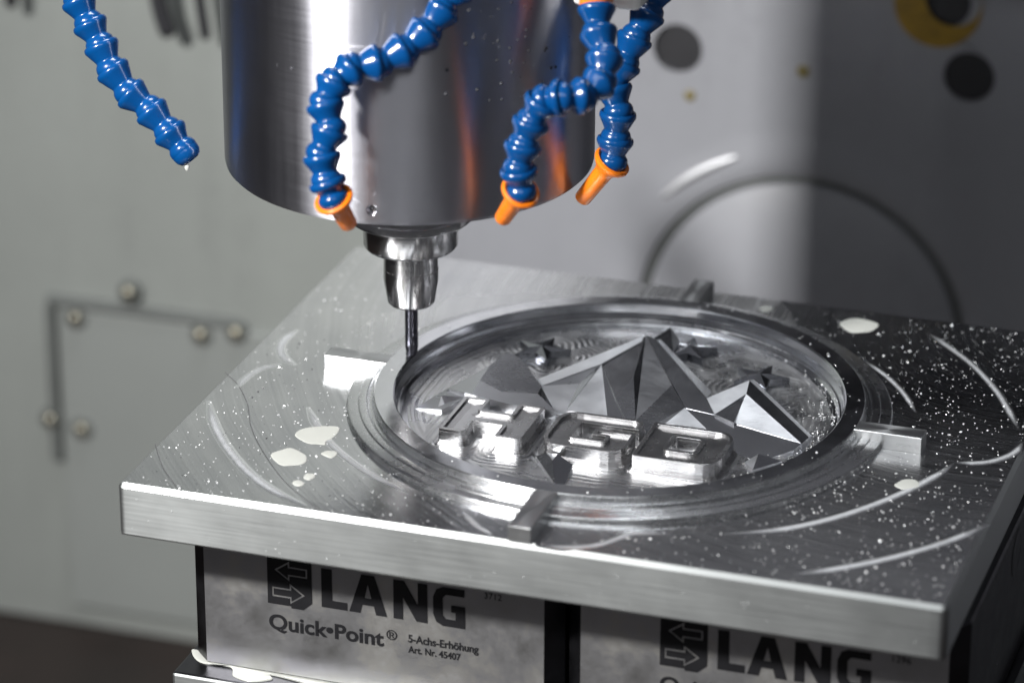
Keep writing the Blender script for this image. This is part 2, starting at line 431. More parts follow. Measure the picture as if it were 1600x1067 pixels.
# raised boss with rounded shoulder, groove and centre disc
prof = [(84, .95), (80, 1.1), (76.4, 1.5), (74.2, 1.8), (71.5, 2.0), (65.4, 2.05), (65.0, 1.7), (64.8, -6), (61.6, -6), (61.4, 1.5), (60.8, 2.0), (.01, 2.1)]
V, F = lathe(prof, (dc[0], YW, dc[1]), (0, -1, 0), 160, caps=False)
mesh('disc', V, F, M['trunnion'], rt, True, sharp=50)
V, F = lathe([(61.9, -4), (62.2, .2), (63.2, .7), (64.2, .2), (64.5, -4)], (dc[0], YW, dc[1]), (0, -1, 0), 160, caps=False)
mesh('groove_shade', V, F, M['gap_strip'], rt, True)  # dark ring that gives the groove its shade by colour
for (u, v, r) in [(1255, 112, 2.1), (1078, 150, 1.9)]:
    p = aty(u, v, YW-1)
    V, F = lathe([(r*1.2, 0), (r, .35), (r*.5, .6), (.01, .65)], p, (0, -1, 0), 16)
    tag(mesh('oil_drop', V, F, M['oil'], None, True, org=p), 'small brown oil spot %s on grey table face' % ('nearest the shadow edge' if u > 1200 else 'below the left bolt hole'), 'oil spot', 'oil spots')
# added dark box, out of view: darkens plate reflections, shades the right wall
V, F = box(20, 620, YW-90, YW-2, 100, 620)
bevel(tag(mesh('reflection_blocker', V, F, M['blocker'], org=(300, YW, 78)), 'added unseen dark box above the rotary table that darkens reflections', 'cover'), 3)

# ================================================================== BASE AND RISERS
Y0 = 22.0; ZB = -68.0
def riser(xa, xb, num, label):
    t = thing('riser_block', label, 'riser', ((xa+xb)/2, Y0+60, ZB), 'riser blocks under the plate')
    c = 5.0; ya, yb = Y0, Y0+118
    out = [(xa+c, ya), (xb-c, ya), (xb, ya+c), (xb, yb-c), (xb-c, yb), (xa+c, yb), (xa, yb-c), (xa, ya+c)]
    V, F = prism(out, [(offset(out, -.6), ZB), (out, ZB+.6), (out, -17.9), (offset(out, -.6), -17.3)])
    o = mesh('body', V, F, [M['riser'], M['dark_steel']], t)
    for p in o.data.polygons:
        if abs(p.normal.y+1) > .05: p.material_index = 1
    return t
RA = riser(12.7, 131.0, '3712', 'nickel plated riser block with printed logo, left of the dark gap')
RB = riser(132.3, 252.0, '1296', 'nickel plated riser block at right, its printing cut by the picture edge')
# side bore in the right block
d = ray(1590, 842); P = CAM+d*((252.0-CAM[0])/d[0])
V, F = lathe([(7.5, .15), (5.6, .2), (5.2, -.4), (5.0, -1.0), (.01, -1.2)], (252, P[1], min(P[2], -27)), (1, 0, 0), 32)
mesh('side_bore', V, F, M['dark_steel'], RB, True)

# ---- printing: strokes as thin sheets on the front face
def print_polys(polys, holes, x, z, sx, sz, parent, name, yoff=.12):
    loops = [[(px, pz) for px, pz in q] for q in polys+holes]
    V, F = weld(*fill_extrude(loops, 0, .05))
    V = [(x+a*sx, Y0-yoff-c, z+b*sz) for a, b, c in V]
    return mesh(name, V, F, M['print'], parent)
def text_mesh(body, x, z, width, parent, name, bold=.0, height=None):
    cu = bpy.data.curves.new('tmp', 'FONT'); cu.body = body; cu.size = 1; cu.offset = bold; cu.extrude = .01
    o = bpy.data.objects.new('tmp', cu); col.objects.link(o)
    dg = bpy.context.evaluated_depsgraph_get(); ev = o.evaluated_get(dg); me = ev.to_mesh()
    V = np.array([tuple(v.co) for v in me.vertices]); F = [tuple(p.vertices) for p in me.polygons]
    ev.to_mesh_clear(); bpy.data.objects.remove(o); bpy.data.curves.remove(cu)
    s = width/(V[:, 0].max()-V[:, 0].min()); x0 = V[:, 0].min()
    sz = s if height is None else height/(V[:, 1].max()-V[:, 1].min())
    W = [(x+(a-x0)*s, Y0-.12-(c+.01)*2, z+b*sz) for a, b, c in V]
    return mesh(name, W, F, M['print'], parent)
def printing(parent, dx, num):
    def X(u, v): p = aty(u, v, Y0); return p[0]+dx, p[2]
    # logo tile with two arrows cut out (outline arrows)
    x0, zb = X(419, 942); x1, _ = X(488, 949); zt = X(418, 878)[1]+2.2
    w = x1-x0; hgt = zt-zb
    tile = [(0, 0), (.56, 0), (.56, .02), (.80, 0), (1, .16), (1, 1), (0, 1)]
    tile = [(0, .02), (.53, .02), (.53, -.02), (.80, -.02), (1, .14), (1, 1), (0, 1)]
    up = [(.16, .74), (.50, .95), (.50, .84), (.90, .84), (.90, .64), (.50, .64), (.50, .53)]
    dn = [(.84, .28), (.50, .49), (.50, .38), (.10, .38), (.10, .18), (.50, .18), (.50, .06)]
    up = up[::-1]; dn = dn[::-1]
    def sgn(q): return sum(q[i][0]*q[(i+1) % len(q)][1]-q[(i+1) % len(q)][0]*q[i][1] for i in range(len(q)))
    up, dn = [q if sgn(q) > 0 else q[::-1] for q in (up, dn)]
    print_polys([tile, up, dn], [offset(up, -.035), offset(dn, -.035)], x0, zb, w, hgt, parent, 'logo')
    # heavy letters
    zl = X(503, 946)[1]; zh = 12.9
    Lp = [(0, 0), (.72, 0), (.72, .2), (.30, .2), (.30, 1), (0, 1)]
    Ap = [(0, 0), (.29, 0), (.35, .22), (.65, .22), (.71, 0), (1, 0), (.67, 1), (.33, 1)]
    Ah = [(.41, .40), (.59, .40), (.50, .76)]
    Np = [(0, 0), (.28, 0), (.28, .58), (.68, 0), (1, 0), (1, 1), (.72, 1), (.72, .42), (.32, 1), (0, 1)]
    Gp = [(.30, 0), (1, 0), (1, .56), (.56, .56), (.56, .38), (.70, .38), (.70, .19), (.40, .19), (.30, .28), (.30, .72), (.40, .81), (.98, .81), (.98, 1), (.30, 1), (.10, .92), (0, .72), (0, .28), (.10, .08)]
    for q, holes, ua, ub in [(Lp, [], 503, 543), (Ap, [Ah], 546, 605), (Np, [], 615, 668), (Gp, [], 677, 727)]:
        xa = X(ua, 950)[0]; xb = X(ub, 960)[0]
        print_polys([q], holes, xa, zl-.2, (xb-xa)/(.72 if q is Lp else 1), zh, parent, 'print_letter')
    x, z = X(421, 978); x2, _ = X(600, 1005)
    text_mesh('Quick\u2022Point', x, z-.4, x2-x, parent, 'print_text', .026, 6.2)
    x, z = X(604, 1000); text_mesh('\u00ae', x, z+.6, 3.4, parent, 'print_text', .01)
    x, z = X(638, 1002); x2, _ = X(748, 1020); text_mesh('5-Achs-Erh\u00f6hung', x, z, x2-x, parent, 'print_text', .026, 3.5)
    x, z = X(638, 1017); x2, _ = X(720, 1030); text_mesh('Art. Nr. 45407', x, z-.2, x2-x, parent, 'print_text', .026, 2.4)
    x, z = X(757, 934); text_mesh(num, x, z, 5.4, parent, 'print_text', .0)
printing(RA, 0, '3712'); printing(RB, 123.2, '1296')

# base clamp below
bt = thing('clamping_base', 'polished steel clamping base with wet top under the riser blocks', 'base', (130, 80, -108))
c0 = atz(268, 1050, ZB-.5); bx0, by0 = c0[0], c0[1]
V, F = box(bx0, 262, by0, 170, -130, ZB-.4)
o = bevel(mesh('body', V, F, [M['side'], M['dark_steel']], bt), 1.0)
for p in o.data.polygons:
    if p.normal.z > .5 or p.normal.x > .5: p.material_index = 1
V, F = box(255, 261.2, 40, 168, ZB-.3, ZB+1.2); bevel(mesh('edge_highlight', V, F, M['side'], bt), .5)  # added pale bar that carries the base edge's highlight
# milky coolant lying in the seam
def blob(name, px, z, h, label, cat, group, rnd=True, mat='milk'):
    pts = [atz(u, v, z)[:2] for u, v in px]
    pts = [p for p in pts]
    a = sum(pts[i][0]*pts[(i+1) % len(pts)][1]-pts[(i+1) % len(pts)][0]*pts[i][1] for i in range(len(pts)))
    if a < 0: pts = pts[::-1]
    n = len(pts); sm = []
    for i in range(n):
        a_, b_, c_, d_ = pts[i-1], pts[i], pts[(i+1) % n], pts[(i+2) % n]
        for j in range(8):
            t = j/8; sm.append(.5*((2*b_)+(-a_+c_)*t+(2*a_-5*b_+4*c_-d_)*t*t+(-a_+3*b_-3*c_+d_)*t**3))
    cen = np.mean(sm, 0); lv = []
    rr = random.uniform(0, 6)
    if rnd: sm = [cen+(p-cen)*(1+.05*math.sin(3*i/len(sm)*6.283+rr)+.03*math.sin(5*i/len(sm)*6.283+2*rr)) for i, p in enumerate(sm)]
    for s, hz in [(1.0, 0), (.985, .45), (.95, .8), (.88, 1.0)]: lv.append(([cen+(p-cen)*s for p in sm], z+h*hz))
    V, F = prism(None, lv)
    o = mesh(name, V, F, M[mat], None, True, org=(cen[0], cen[1], z), sharp=80)
    return tag(o, label, cat, group)
blob('coolant_pool', [(300, 1014), (312, 1026), (330, 1032), (420, 1046), (640, 1090), (660, 1104), (560, 1090), (432, 1056), (425, 1062), (392, 1065), (365, 1056), (360, 1042), (318, 1036), (303, 1026)], ZB-.35, .5,
     'milky coolant lying along the foot of the left riser', 'coolant', 'milky coolant', rnd=False)

# ================================================================== WORKPIECE
W, D, T = 250.0, 200.0, 17.0
CX, CY, RI, RO, HR, ZF = 124.6, 101.2, 69.5, 75.9, 5.0, -2.0
wp = thing('workpiece', 'square machined aluminium plate with raised round emblem under the cutter', 'workpiece', (W/2, D/2, -T))
def rrect(x0, x1, y0, y1, r, seg=6):
    pts = []
    for (cx, cy, a0) in [(x1-r, y0+r, -90), (x1-r, y1-r, 0), (x0+r, y1-r, 90), (x0+r, y0+r, 180)]:
        for k in range(seg+1):
            a = math.radians(a0+90*k/seg); pts.append((cx+r*math.cos(a), cy+r*math.sin(a)))
    return pts
def dense(poly, step):
    out = []
    for i in range(len(poly)):
        a = np.array(poly[i]); b = np.array(poly[(i+1) % len(poly)]); n = max(1, int(np.linalg.norm(b-a)/step))
        for k in range(n): out.append(a+(b-a)*k/n)
    return out
out0 = dense(rrect(0, W, 0, D, 2.6), 3.0)
def inset_to(poly, d):
    return [np.array([min(max(p[0], d), W-d) if True else 0, min(max(p[1], d), D-d)]) for p in poly]
ch = 1.3
top_o = inset_to(out0, ch)
n = len(out0)
V = [(p[0], p[1], 0) for p in top_o]
RH = 68.0
inner = []
for p in top_o:
    a = math.atan2(p[1]-CY, p[0]-CX); inner.append((CX+RH*math.cos(a), CY+RH*math.sin(a)))
V += [(p[0], p[1], 0) for p in inner]
F = [(q, (q+1) % n, n+(q+1) % n, n+q) for q in range(n)]
wtop = mesh('top_face', V, F, M['top'], wp)
for p in wtop.data.polygons:
    if p.normal.z < 0: p.flip()
V = []; F = []
lev = [(top_o, 0), (out0, -ch), (out0, -T+.8), (inset_to(out0, .8), -T)]
for pts, z in lev: V += [(p[0], p[1], z) for p in pts]
for i in range(3):
    for q in range(n): F.append((i*n+q, i*n+(q+1) % n, (i+1)*n+(q+1) % n, (i+1)*n+q))
F.append(tuple(3*n+q for q in range(n)))
mesh('plate_body', V, F, M['side'], wp, True, sharp=25)

# raised ring with stepped skirt
prof = [(84.5, -.05), (84.2, 1.45), (83.9, 1.8), (83.4, 1.95), (81.0, 2.0), (80.7, 2.05), (80.4, 2.35), (80.0, 2.45), (78.3, 2.45), (78.0, 2.35), (77.7, 1.95), (77.2, 1.85), (76.5, 1.95),
        (76.1, 2.4), (RO, 4.6), (RO-.35, HR), (RI+.45, HR), (RI, 4.6), (RI-.1, 2.2), (RI-.5, 1.2), (RI-.6, .6), (RI-1.1, -.4), (RI-1.3, -.9), (RI-2.2, -1.6), (RI-4.5, -2.1)]
V, F = lathe(prof, (CX, CY, 0), n=256, caps=False)
o = mesh('ring', V, F, [M['ring'], M['bore_wall']], wp, True, sharp=18)
for p in o.data.polygons:
    c_ = p.center+Vector((W/2-CX, D/2-CY, 0))*S
    if math.hypot(c_.x, c_.y) < (RO-.2)*S: p.material_index = 1
# four tabs
tw = 3.5
for (x0, x1, y0, y1) in [(CX-96.4, CX-RO+1.5, CY-tw, CY+tw), (CX+RO-1.5, CX+96.4, CY-tw-1.5, CY+tw-1.5), (CX-tw+.6, CX+tw+.6, .6, CY-RO+1.5), (CX-tw+.6, CX+tw+.6, CY+RO-1.5, CY+95)]:
    V, F = box(x0, x1, y0, y1, -.1, HR-.02); bevel(mesh('tab', V, F, M['tab'], wp), .25)

# ---- letters (plan outlines, 25 mm tall)
YA, YB2 = 61.3, 86.3
def outl(raw, radii, d=0):
    q = offset(raw, d) if d else [np.array(p, float) for p in raw]; rr = []
    for i in range(len(raw)):
        a, b, c = [np.array(raw[j % len(raw)]) for j in (i-1, i, i+1)]
        cv = (b-a)[0]*(c-b)[1]-(b-a)[1]*(c-b)[0] > 0
        rr.append(max(.12, radii[i]+(d if cv else -d)))
    return rounded(q, rr, 5)
HR_ = ([(79.3, YA), (87.6, YA), (87.6, 69.6), (97.2, 69.6), (97.2, YA), (105.5, YA), (105.5, YB2), (97.2, YB2), (97.2, 78.2), (87.6, 78.2), (87.6, YB2), (79.3, YB2)],
       [.6, 1.8, .6, .6, .6, 1.8, .9, .9, .4, .4, .9, .6])
GR_ = ([(111.2, YA), (137.6, YA), (137.6, 76.2), (124.8, 76.2), (124.8, 71.8), (129.4, 71.8), (129.4, 68.9), (119.4, 68.9), (119.4, 79.2), (137.6, 79.2), (137.6, YB2), (111.2, YB2)],
       [7, 7, 1.2, .5, .4, .4, .4, .6, .6, .6, 6.5, 7])
DR_ = ([(140.4, YA), (166.6, YA), (166.6, YB2), (140.4, YB2)], [.6, 6.5, 6.5, .6])
DH_ = ([(149.6, 69.2), (157.4, 69.2), (157.4, 78.2), (149.6, 78.2)], [.5, 1.6, .6, .5])
Hout, Gout, Dout = outl(*HR_), outl(*GR_), outl(*DR_)
ZL = 3.0
def letter(raw, hole, label, ns=6):
    rim = 1.25
    ol = lambda d: outl(raw[0], raw[1], d)
    hl = lambda d: outl(hole[0], hole[1], d)
    p1 = fill_extrude([ol(0)]+([hl(0)] if hole else []), ZF-.6, ZL-1.0)
    rl = [ol(-.03), ol(-rim)]
    if hole: rl += [hl(1.5), hl(.03)]
    p2 = fill_extrude(rl, ZL-1.7, ZL, .08)
    steps = [fill_extrude([ol(-rim+.2-.02*k), ol(-rim-.37*k)], ZL-1.75-.03*k, ZL-1.0+.055*(ns+1-k)) for k in range(1, ns+1)]
    foot = [fill_extrude([ol(dd), ol(-.2-.03*k)], ZF-.7-.04*k, zz) for k, (dd, zz) in enumerate([(.22, ZF+1.1), (.5, ZF+.75), (.85, ZF+.45), (1.3, ZF+.2)])]
    V, F = merge([p1, p2])
    o = mesh('letter', V, F, M['letter'], wp); o['label'] = label
    Vs, Fs = merge(steps+foot); mesh('letter_step', Vs, Fs, M['letter'], o)
    return o
letter(HR_, None, 'raised block letter H with recessed top')
letter(GR_, None, 'raised rounded letter G with recessed top', 2)
letter(DR_, DH_, 'raised rounded letter D with recessed top')

# ---- stars
def star(cx, cy, R, r, rot, k=5):
    pts = []
    for i in range(2*k):
        a = math.radians(rot)+math.pi*i/k; q = R if i % 2 == 0 else r
        pts.append((cx+q*math.cos(a), cy+q*math.sin(a)))
    return pts
STARS = [(88.6, 134.5, 9.6, 4.2, 82, 'machined star left of the tall peak'), (133.5, 149.5, 9.2, 4.0, 96, 'machined star right of the tall peak'),
         (160.5, 135.6, 9.4, 4.1, 80, 'machined star behind the right peak')]
for (cx, cy, R, r, rot, lb) in STARS:
    pts = star(cx, cy, R, r, rot); nn = len(pts)
    V = [(p[0], p[1], ZF-.5) for p in pts]+[(p[0], p[1], ZF+2.6) for p in pts]+[(cx, cy, ZF+3.5)]
    F = [(q, (q+1) % nn, nn+(q+1) % nn, nn+q) for q in range(nn)]+[(nn+q, nn+(q+1) % nn, 2*nn) for q in range(nn)]
    o = mesh('star', V, F, M['star'], wp); o['label'] = lb

# ---- mountains: facets cut at their own angles, each reaching down to the emblem floor
def facet(pts):
    """pts: (u, v[, z]); the first three with z fix the plane"""
    z3 = [atz(*p) for p in pts if len(p) == 3][:3]
    nrm = np.cross(z3[1]-z3[0], z3[2]-z3[0]); nrm /= np.linalg.norm(nrm)
    if nrm[2] < 0: nrm = -nrm
    return [atp(p[0], p[1], z3[0], nrm) for p in pts]
def mountain(name, label, facets):
    V = []; F = []; mi = []
    mats = [M['polished'], M['satin'], M['bright'], M['semi']]  # kinds run from shaded to lit, tone held in the colour
    for kind, pts in facets:
        T_ = facet(pts); b = len(V); k = len(T_)
        V += [tuple(p) for p in T_]+[(p[0], p[1], ZF-.7) for p in T_]
        F.append(tuple(b+i for i in range(k))); mi.append(kind)
        for i in range(k): F.append((b+i, b+(i+1) % k, b+k+(i+1) % k, b+k+i)); mi.append(1)
    o = mesh(name, V, F, mats, wp); o['label'] = label
    for p, m_ in zip(o.data.polygons, mi): p.material_index = m_
    return o
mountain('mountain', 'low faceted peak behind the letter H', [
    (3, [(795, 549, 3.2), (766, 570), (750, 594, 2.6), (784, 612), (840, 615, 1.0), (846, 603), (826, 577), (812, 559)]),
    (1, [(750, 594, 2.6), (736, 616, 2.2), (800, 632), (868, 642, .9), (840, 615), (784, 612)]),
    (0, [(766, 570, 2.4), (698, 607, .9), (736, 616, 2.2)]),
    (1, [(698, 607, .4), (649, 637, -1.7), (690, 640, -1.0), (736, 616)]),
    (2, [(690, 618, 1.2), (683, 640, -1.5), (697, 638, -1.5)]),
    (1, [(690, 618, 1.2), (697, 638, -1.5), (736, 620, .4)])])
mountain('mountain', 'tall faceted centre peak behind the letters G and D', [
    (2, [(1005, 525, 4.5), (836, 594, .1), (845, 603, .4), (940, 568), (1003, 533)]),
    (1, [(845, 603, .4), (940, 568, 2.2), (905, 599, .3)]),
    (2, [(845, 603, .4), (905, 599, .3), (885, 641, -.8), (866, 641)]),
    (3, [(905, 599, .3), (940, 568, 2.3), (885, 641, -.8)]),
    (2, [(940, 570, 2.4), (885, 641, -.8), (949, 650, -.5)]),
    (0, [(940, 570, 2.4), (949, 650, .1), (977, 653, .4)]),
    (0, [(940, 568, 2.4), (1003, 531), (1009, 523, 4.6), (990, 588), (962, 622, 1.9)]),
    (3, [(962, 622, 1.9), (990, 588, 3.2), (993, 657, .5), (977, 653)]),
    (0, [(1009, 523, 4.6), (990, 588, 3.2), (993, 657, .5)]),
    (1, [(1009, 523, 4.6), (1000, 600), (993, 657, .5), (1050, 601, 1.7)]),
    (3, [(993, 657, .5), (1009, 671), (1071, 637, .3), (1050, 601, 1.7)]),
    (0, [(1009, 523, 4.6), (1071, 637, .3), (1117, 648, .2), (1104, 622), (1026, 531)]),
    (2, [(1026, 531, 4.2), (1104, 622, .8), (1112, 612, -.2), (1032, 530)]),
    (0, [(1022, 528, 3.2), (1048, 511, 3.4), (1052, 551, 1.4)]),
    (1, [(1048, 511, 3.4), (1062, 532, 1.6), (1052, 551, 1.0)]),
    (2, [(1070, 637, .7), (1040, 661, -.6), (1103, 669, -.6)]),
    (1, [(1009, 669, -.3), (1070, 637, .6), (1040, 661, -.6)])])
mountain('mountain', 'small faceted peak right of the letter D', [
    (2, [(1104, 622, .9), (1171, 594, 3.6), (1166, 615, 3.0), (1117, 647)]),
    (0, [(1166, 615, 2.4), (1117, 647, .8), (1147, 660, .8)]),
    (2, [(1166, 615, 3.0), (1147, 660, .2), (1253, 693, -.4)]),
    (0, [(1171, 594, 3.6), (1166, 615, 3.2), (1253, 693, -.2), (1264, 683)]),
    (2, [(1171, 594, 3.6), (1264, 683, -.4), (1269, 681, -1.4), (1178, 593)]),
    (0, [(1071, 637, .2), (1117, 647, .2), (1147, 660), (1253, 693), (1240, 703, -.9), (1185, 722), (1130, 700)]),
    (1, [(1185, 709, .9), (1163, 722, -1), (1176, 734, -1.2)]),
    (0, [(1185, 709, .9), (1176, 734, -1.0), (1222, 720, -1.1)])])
mountain('crystal', 'small dark faceted gem below the letters H and G', [
    (3, [(837, 712, -.3), (855, 708), (863, 719, 1.4), (867, 756, -1.4)]),
    (2, [(855, 708, .2), (871, 709, .2), (863, 719, 1.4)]),
    (0, [(871, 709), (895, 726, -.3), (882, 759), (867, 756, -1.4), (863, 719, 1.4)])])

# ---- emblem floor: stepover ridges running round letters, stars and ring
def seg_dist(X, Y, poly):
    dmin = np.full(X.shape, 1e9)
    for i in range(len(poly)):
        a = np.array(poly[i], float); b = np.array(poly[(i+1) % len(poly)], float); e = b-a; l2 = e@e
        if l2 < 1e-9: continue
        t = np.clip(((X-a[0])*e[0]+(Y-a[1])*e[1])/l2, 0, 1)
        dmin = np.minimum(dmin, np.hypot(X-a[0]-t*e[0], Y-a[1]-t*e[1]))
    return dmin
def emblem_floor():
    st = .33; RF = RI-1.0
    g = np.arange(-RF-st, RF+st, st); X, Y = np.meshgrid(g+CX, g+CY)
    r = np.hypot(X-CX, Y-CY)
    dl = np.full(X.shape, 1e9)
    for q in (Hout, Gout, Dout): dl = np.minimum(dl, seg_dist(X, Y, q))
    ds = np.full(X.shape, 1e9)
    for (cx, cy, R, rr, rot, _) in STARS: ds = np.minimum(ds, seg_dist(X, Y, star(cx, cy, R, rr, rot)))
    d = np.minimum(np.minimum(dl, ds), (RI-1-r)*1.0)
    wob = .35*np.sin(X*.31+1.3*np.sin(Y*.17))+.3*np.sin(Y*.23+X*.11)
    ph = (d+wob*.6)/2.1
    saw = ph-np.floor(ph)
    Z = ZF+.17*(np.abs(saw-.5)*2)**1.5-.08 + .05*wob
    Z += .5*np.exp(-np.maximum(RI-1-r, 0)/1.6)
    idx = -np.ones(X.shape, int); keep = r < RF
    idx[keep] = np.arange(keep.sum())
    V = np.stack([X[keep], Y[keep], Z[keep]], 1)
    F = []
    a, b, c, e = idx[:-1, :-1], idx[:-1, 1:], idx[1:, 1:], idx[1:, :-1]
    ok = (a >= 0) & (b >= 0) & (c >= 0) & (e >= 0)
    F = np.stack([a[ok], b[ok], c[ok], e[ok]], 1).tolist()
    me = bpy.data.meshes.new('emblem_floor'); me.from_pydata(((V-ORG[wp.name])*S).tolist(), [], F)
    me.materials.append(M['stepover'])
    me.polygons.foreach_set('use_smooth', [True]*len(me.polygons))
    o = bpy.data.objects.new('emblem_floor', me); col.objects.link(o); o.parent = wp
emblem_floor()

# ---- witness ridges left by the face mill (their glints put into a paler metal)
def band_material():
    m, N, L, B = new_mat('glint_band'); B.inputs['Metallic'].default_value = 1
    B.inputs['Base Color'].default_value = (.92, .93, .95, 1)
    at = nd(N, 'ShaderNodeAttribute', attribute_name='fade')
    n = noise(N, L, mapping(N, L), 500, 3)
    k = mathn(N, L, 'MULTIPLY', at.outputs['Fac'], mathn(N, L, 'ADD', n, .6), True)
    L.new(mathn(N, L, 'ADD', mathn(N, L, 'MULTIPLY', k, .38), .16), B.inputs['Roughness'])
    return m
M['ridge'] = band_material()
def ridge(px, w=.55, z=0.0):
    pts = smooth_path([atz(u, v, z) for u, v in px], 8); k = len(pts); V = []; F = []; fade = []; nc = 9
    for i, p in enumerate(pts):
        d = pts[min(i+1, k-1)]-pts[max(i-1, 0)]; sd = np.array([-d[1], d[0], 0]); sd /= np.linalg.norm(sd)
        end = min(1, .08+5.0*min(i, k-1-i)/k)
        for j in range(nc):
            t = j/(nc-1)*2-1; c = math.cos(t*math.pi/2)**2
            V.append(p+sd*t*w*2.7*(.35+.65*end)+np.array([0, 0, .012+.20*w*c*end])); fade.append(c*end)
    for i in range(k-1):
        for j in range(nc-1): F.append((i*nc+j, i*nc+j+1, (i+1)*nc+j+1, (i+1)*nc+j))
    o = mesh('tool_mark_glint', V, F, M['ridge'], wp, True, sharp=80)
    a = o.data.attributes.new('fade', 'FLOAT', 'POINT'); a.data.foreach_set('value', fade)
    if o.data.polygons[0].normal.z < 0: o.data.flip_normals()
ridge([(326, 626), (334, 660), (352, 695), (385, 735), (425, 765), (478, 790)], .75)
ridge([(370, 606), (385, 590), (408, 576), (440, 569)], .6)
ridge([(466, 515), (447, 528), (438, 543), (444, 560), (462, 571)], .75)
ridge([(481, 636), (488, 652), (499, 672), (520, 697), (560, 729), (600, 752), (640, 772)], .6)
ridge([(1448, 520), (1475, 537), (1520, 571), (1556, 610), (1578, 645), (1592, 672)], .6)
ridge([(1598, 690), (1585, 707), (1555, 719), (1525, 723), (1492, 722)], .7)
ridge([(1492, 722), (1465, 741), (1420, 765), (1360, 790), (1290, 812), (1215, 827), (1130, 833)], .75)
ridge([(1544, 818), (1500, 838), (1440, 858), (1370, 876), (1300, 889), (1240, 896)], .7)
ridge([(1270, 543), (1300, 561), (1334, 586)], .5)
ridge([(1347, 561), (1385, 588), (1412, 615), (1432, 646)], .5)
ridge([(836, 851), (880, 855), (930, 852), (968, 840), (990, 833), (1050, 834)], .6)
ridge([(722, 800), (745, 822), (772, 838)], .5)
M['edge_line'] = metal('pass_edge', (.45, .45, .46), .35)
def dark_ridge(px, w=.3):
    pts = smooth_path([atz(u, v, 0) for u, v in px], 7)
    V, F = tube(pts, w, 8, .25); mesh('pass_edge', V, F, M['edge_line'], wp, True)
dark_ridge([(243, 694), (248, 712), (258, 736), (284, 770)], .22)
dark_ridge([(352, 582), (372, 602), (387, 632), (392, 665), (408, 700), (445, 752), (500, 797)], .2)

# ---- coolant puddles on the plate
for px, lb in [
    ([(458, 680), (470, 671), (500, 666), (528, 667), (531, 674), (520, 683), (510, 690), (508, 695), (495, 694), (480, 691)], 'largest milky coolant puddle on the left of the plate'),
    ([(425, 714), (430, 705), (450, 700), (468, 705), (480, 713), (478, 720), (462, 727), (440, 727)], 'rounded milky puddle just below the largest one'),
    ([(502, 709), (512, 704), (526, 706), (525, 712), (515, 715)], 'small milky puddle right of the rounded one'),
    ([(474, 745), (480, 740), (492, 741), (490, 747), (481, 750)], 'upper of two tiny milky drops near the front edge'),
    ([(456, 754), (464, 750), (474, 753), (474, 758), (464, 759)], 'lower of two tiny milky drops near the front edge'),
    ([(1312, 508), (1325, 499), (1350, 498), (1370, 506), (1366, 516), (1345, 520), (1325, 517)], 'pale milky puddle near the back edge of the plate'),
    ([(1398, 757), (1410, 750), (1428, 749), (1438, 755), (1430, 763), (1412, 765)], 'almond shaped milky puddle in front of the right tab'),
    ([(1186, 482), (1196, 478), (1207, 481), (1204, 486), (1192, 487)], 'faint milky drop by the back tab')]:
    blob('coolant_puddle', px, .02, .14, lb, 'puddle', 'milky coolant puddles')

# ---- metal chips
def chips(name, n, mat, label, sampler, smin, smax):
    V = []; F = []; k = 0
    while k < n:
        s = sampler()
        if s is None: continue
        x, y, z = s; a = random.uniform(smin, smax)*(1 if random.random() > .06 else 1.9)
        rx, ry = a*random.uniform(.5, 1.2), a*random.uniform(.3, .8); th = random.uniform(0, 6.28); hh = a*random.uniform(.25, .8)
        c_, s_ = math.cos(th), math.sin(th); b = len(V)
        for (px, py, pz) in [(-rx, -ry*.6, 0), (rx*.9, -ry, 0), (rx*.7, ry, 0), (-rx*.6, ry*.8, 0), (0, -ry*.4, hh), (rx*.4, ry*.5, hh*.7)]:
            V.append((x+c_*px-s_*py, y+s_*px+c_*py, z+pz))
        F += [(b, b+1, b+4), (b+1, b+2, b+5), (b+1, b+5, b+4), (b+2, b+3, b+5), (b+3, b+4, b+5), (b+3, b, b+4), (b, b+3, b+2, b+1)]
        k += 1
    return tag(mesh(name, V, F, M[mat]), label, 'chips', None, 'stuff')
def samp_top(weight):
    def f():
        x = random.uniform(2, W-2); y = random.uniform(2, D-2)
        if random.random() > weight(x, y): return None
        r = math.hypot(x-CX, y-CY)
        if r < 84.5:
            if RI+.6 < r < RO-.6: return (x, y, HR) if random.random() < .5 else None
            return None
        return (x, y, 0.01)
    return f
def wt(x, y):
    return .18+.82*max(0, min(1, (x-105)/110))*(1.0-.25*y/D) if x > 105 else .26+.30*(1-y/D)
chips('metal_chips', 1800, 'chip', 'tiny bright metal chips scattered over the plate', samp_top(wt), .10, .36)
chips('metal_chips', 110, 'chip_dark', 'tiny dark chips on the left of the plate', samp_top(lambda x, y: 1. if x < 75 and y < 150 else 0.02), .12, .34)
def samp_dish():
    a = random.gauss(-.15, .45); r = RI-abs(random.gauss(0, 5.5))-1.0
    return (CX+r*math.cos(a), CY+r*math.sin(a), ZF+.35+max(0, 1.0-(RI-1-r)*.6))
def samp_front(): return (random.uniform(4, W-4), -.05, random.uniform(-T+2, -2))
chips('metal_chips', 45, 'chip', 'few tiny bright chips stuck to the front edge of plate', samp_front, .10, .3)
def samp_floor():
    a = random.uniform(0, 6.283); r = (RI-4)*math.sqrt(random.random()); x, y = CX+r*math.cos(a), CY+r*math.sin(a)
    return (x, y, ZF+.2)
chips('metal_chips', 160, 'chip', 'few tiny bright chips between the letters and peaks', samp_floor, .10, .30)
chips('metal_chips', 420, 'chip', 'tiny bright chips gathered inside the right of the ring', samp_dish, .10, .34)

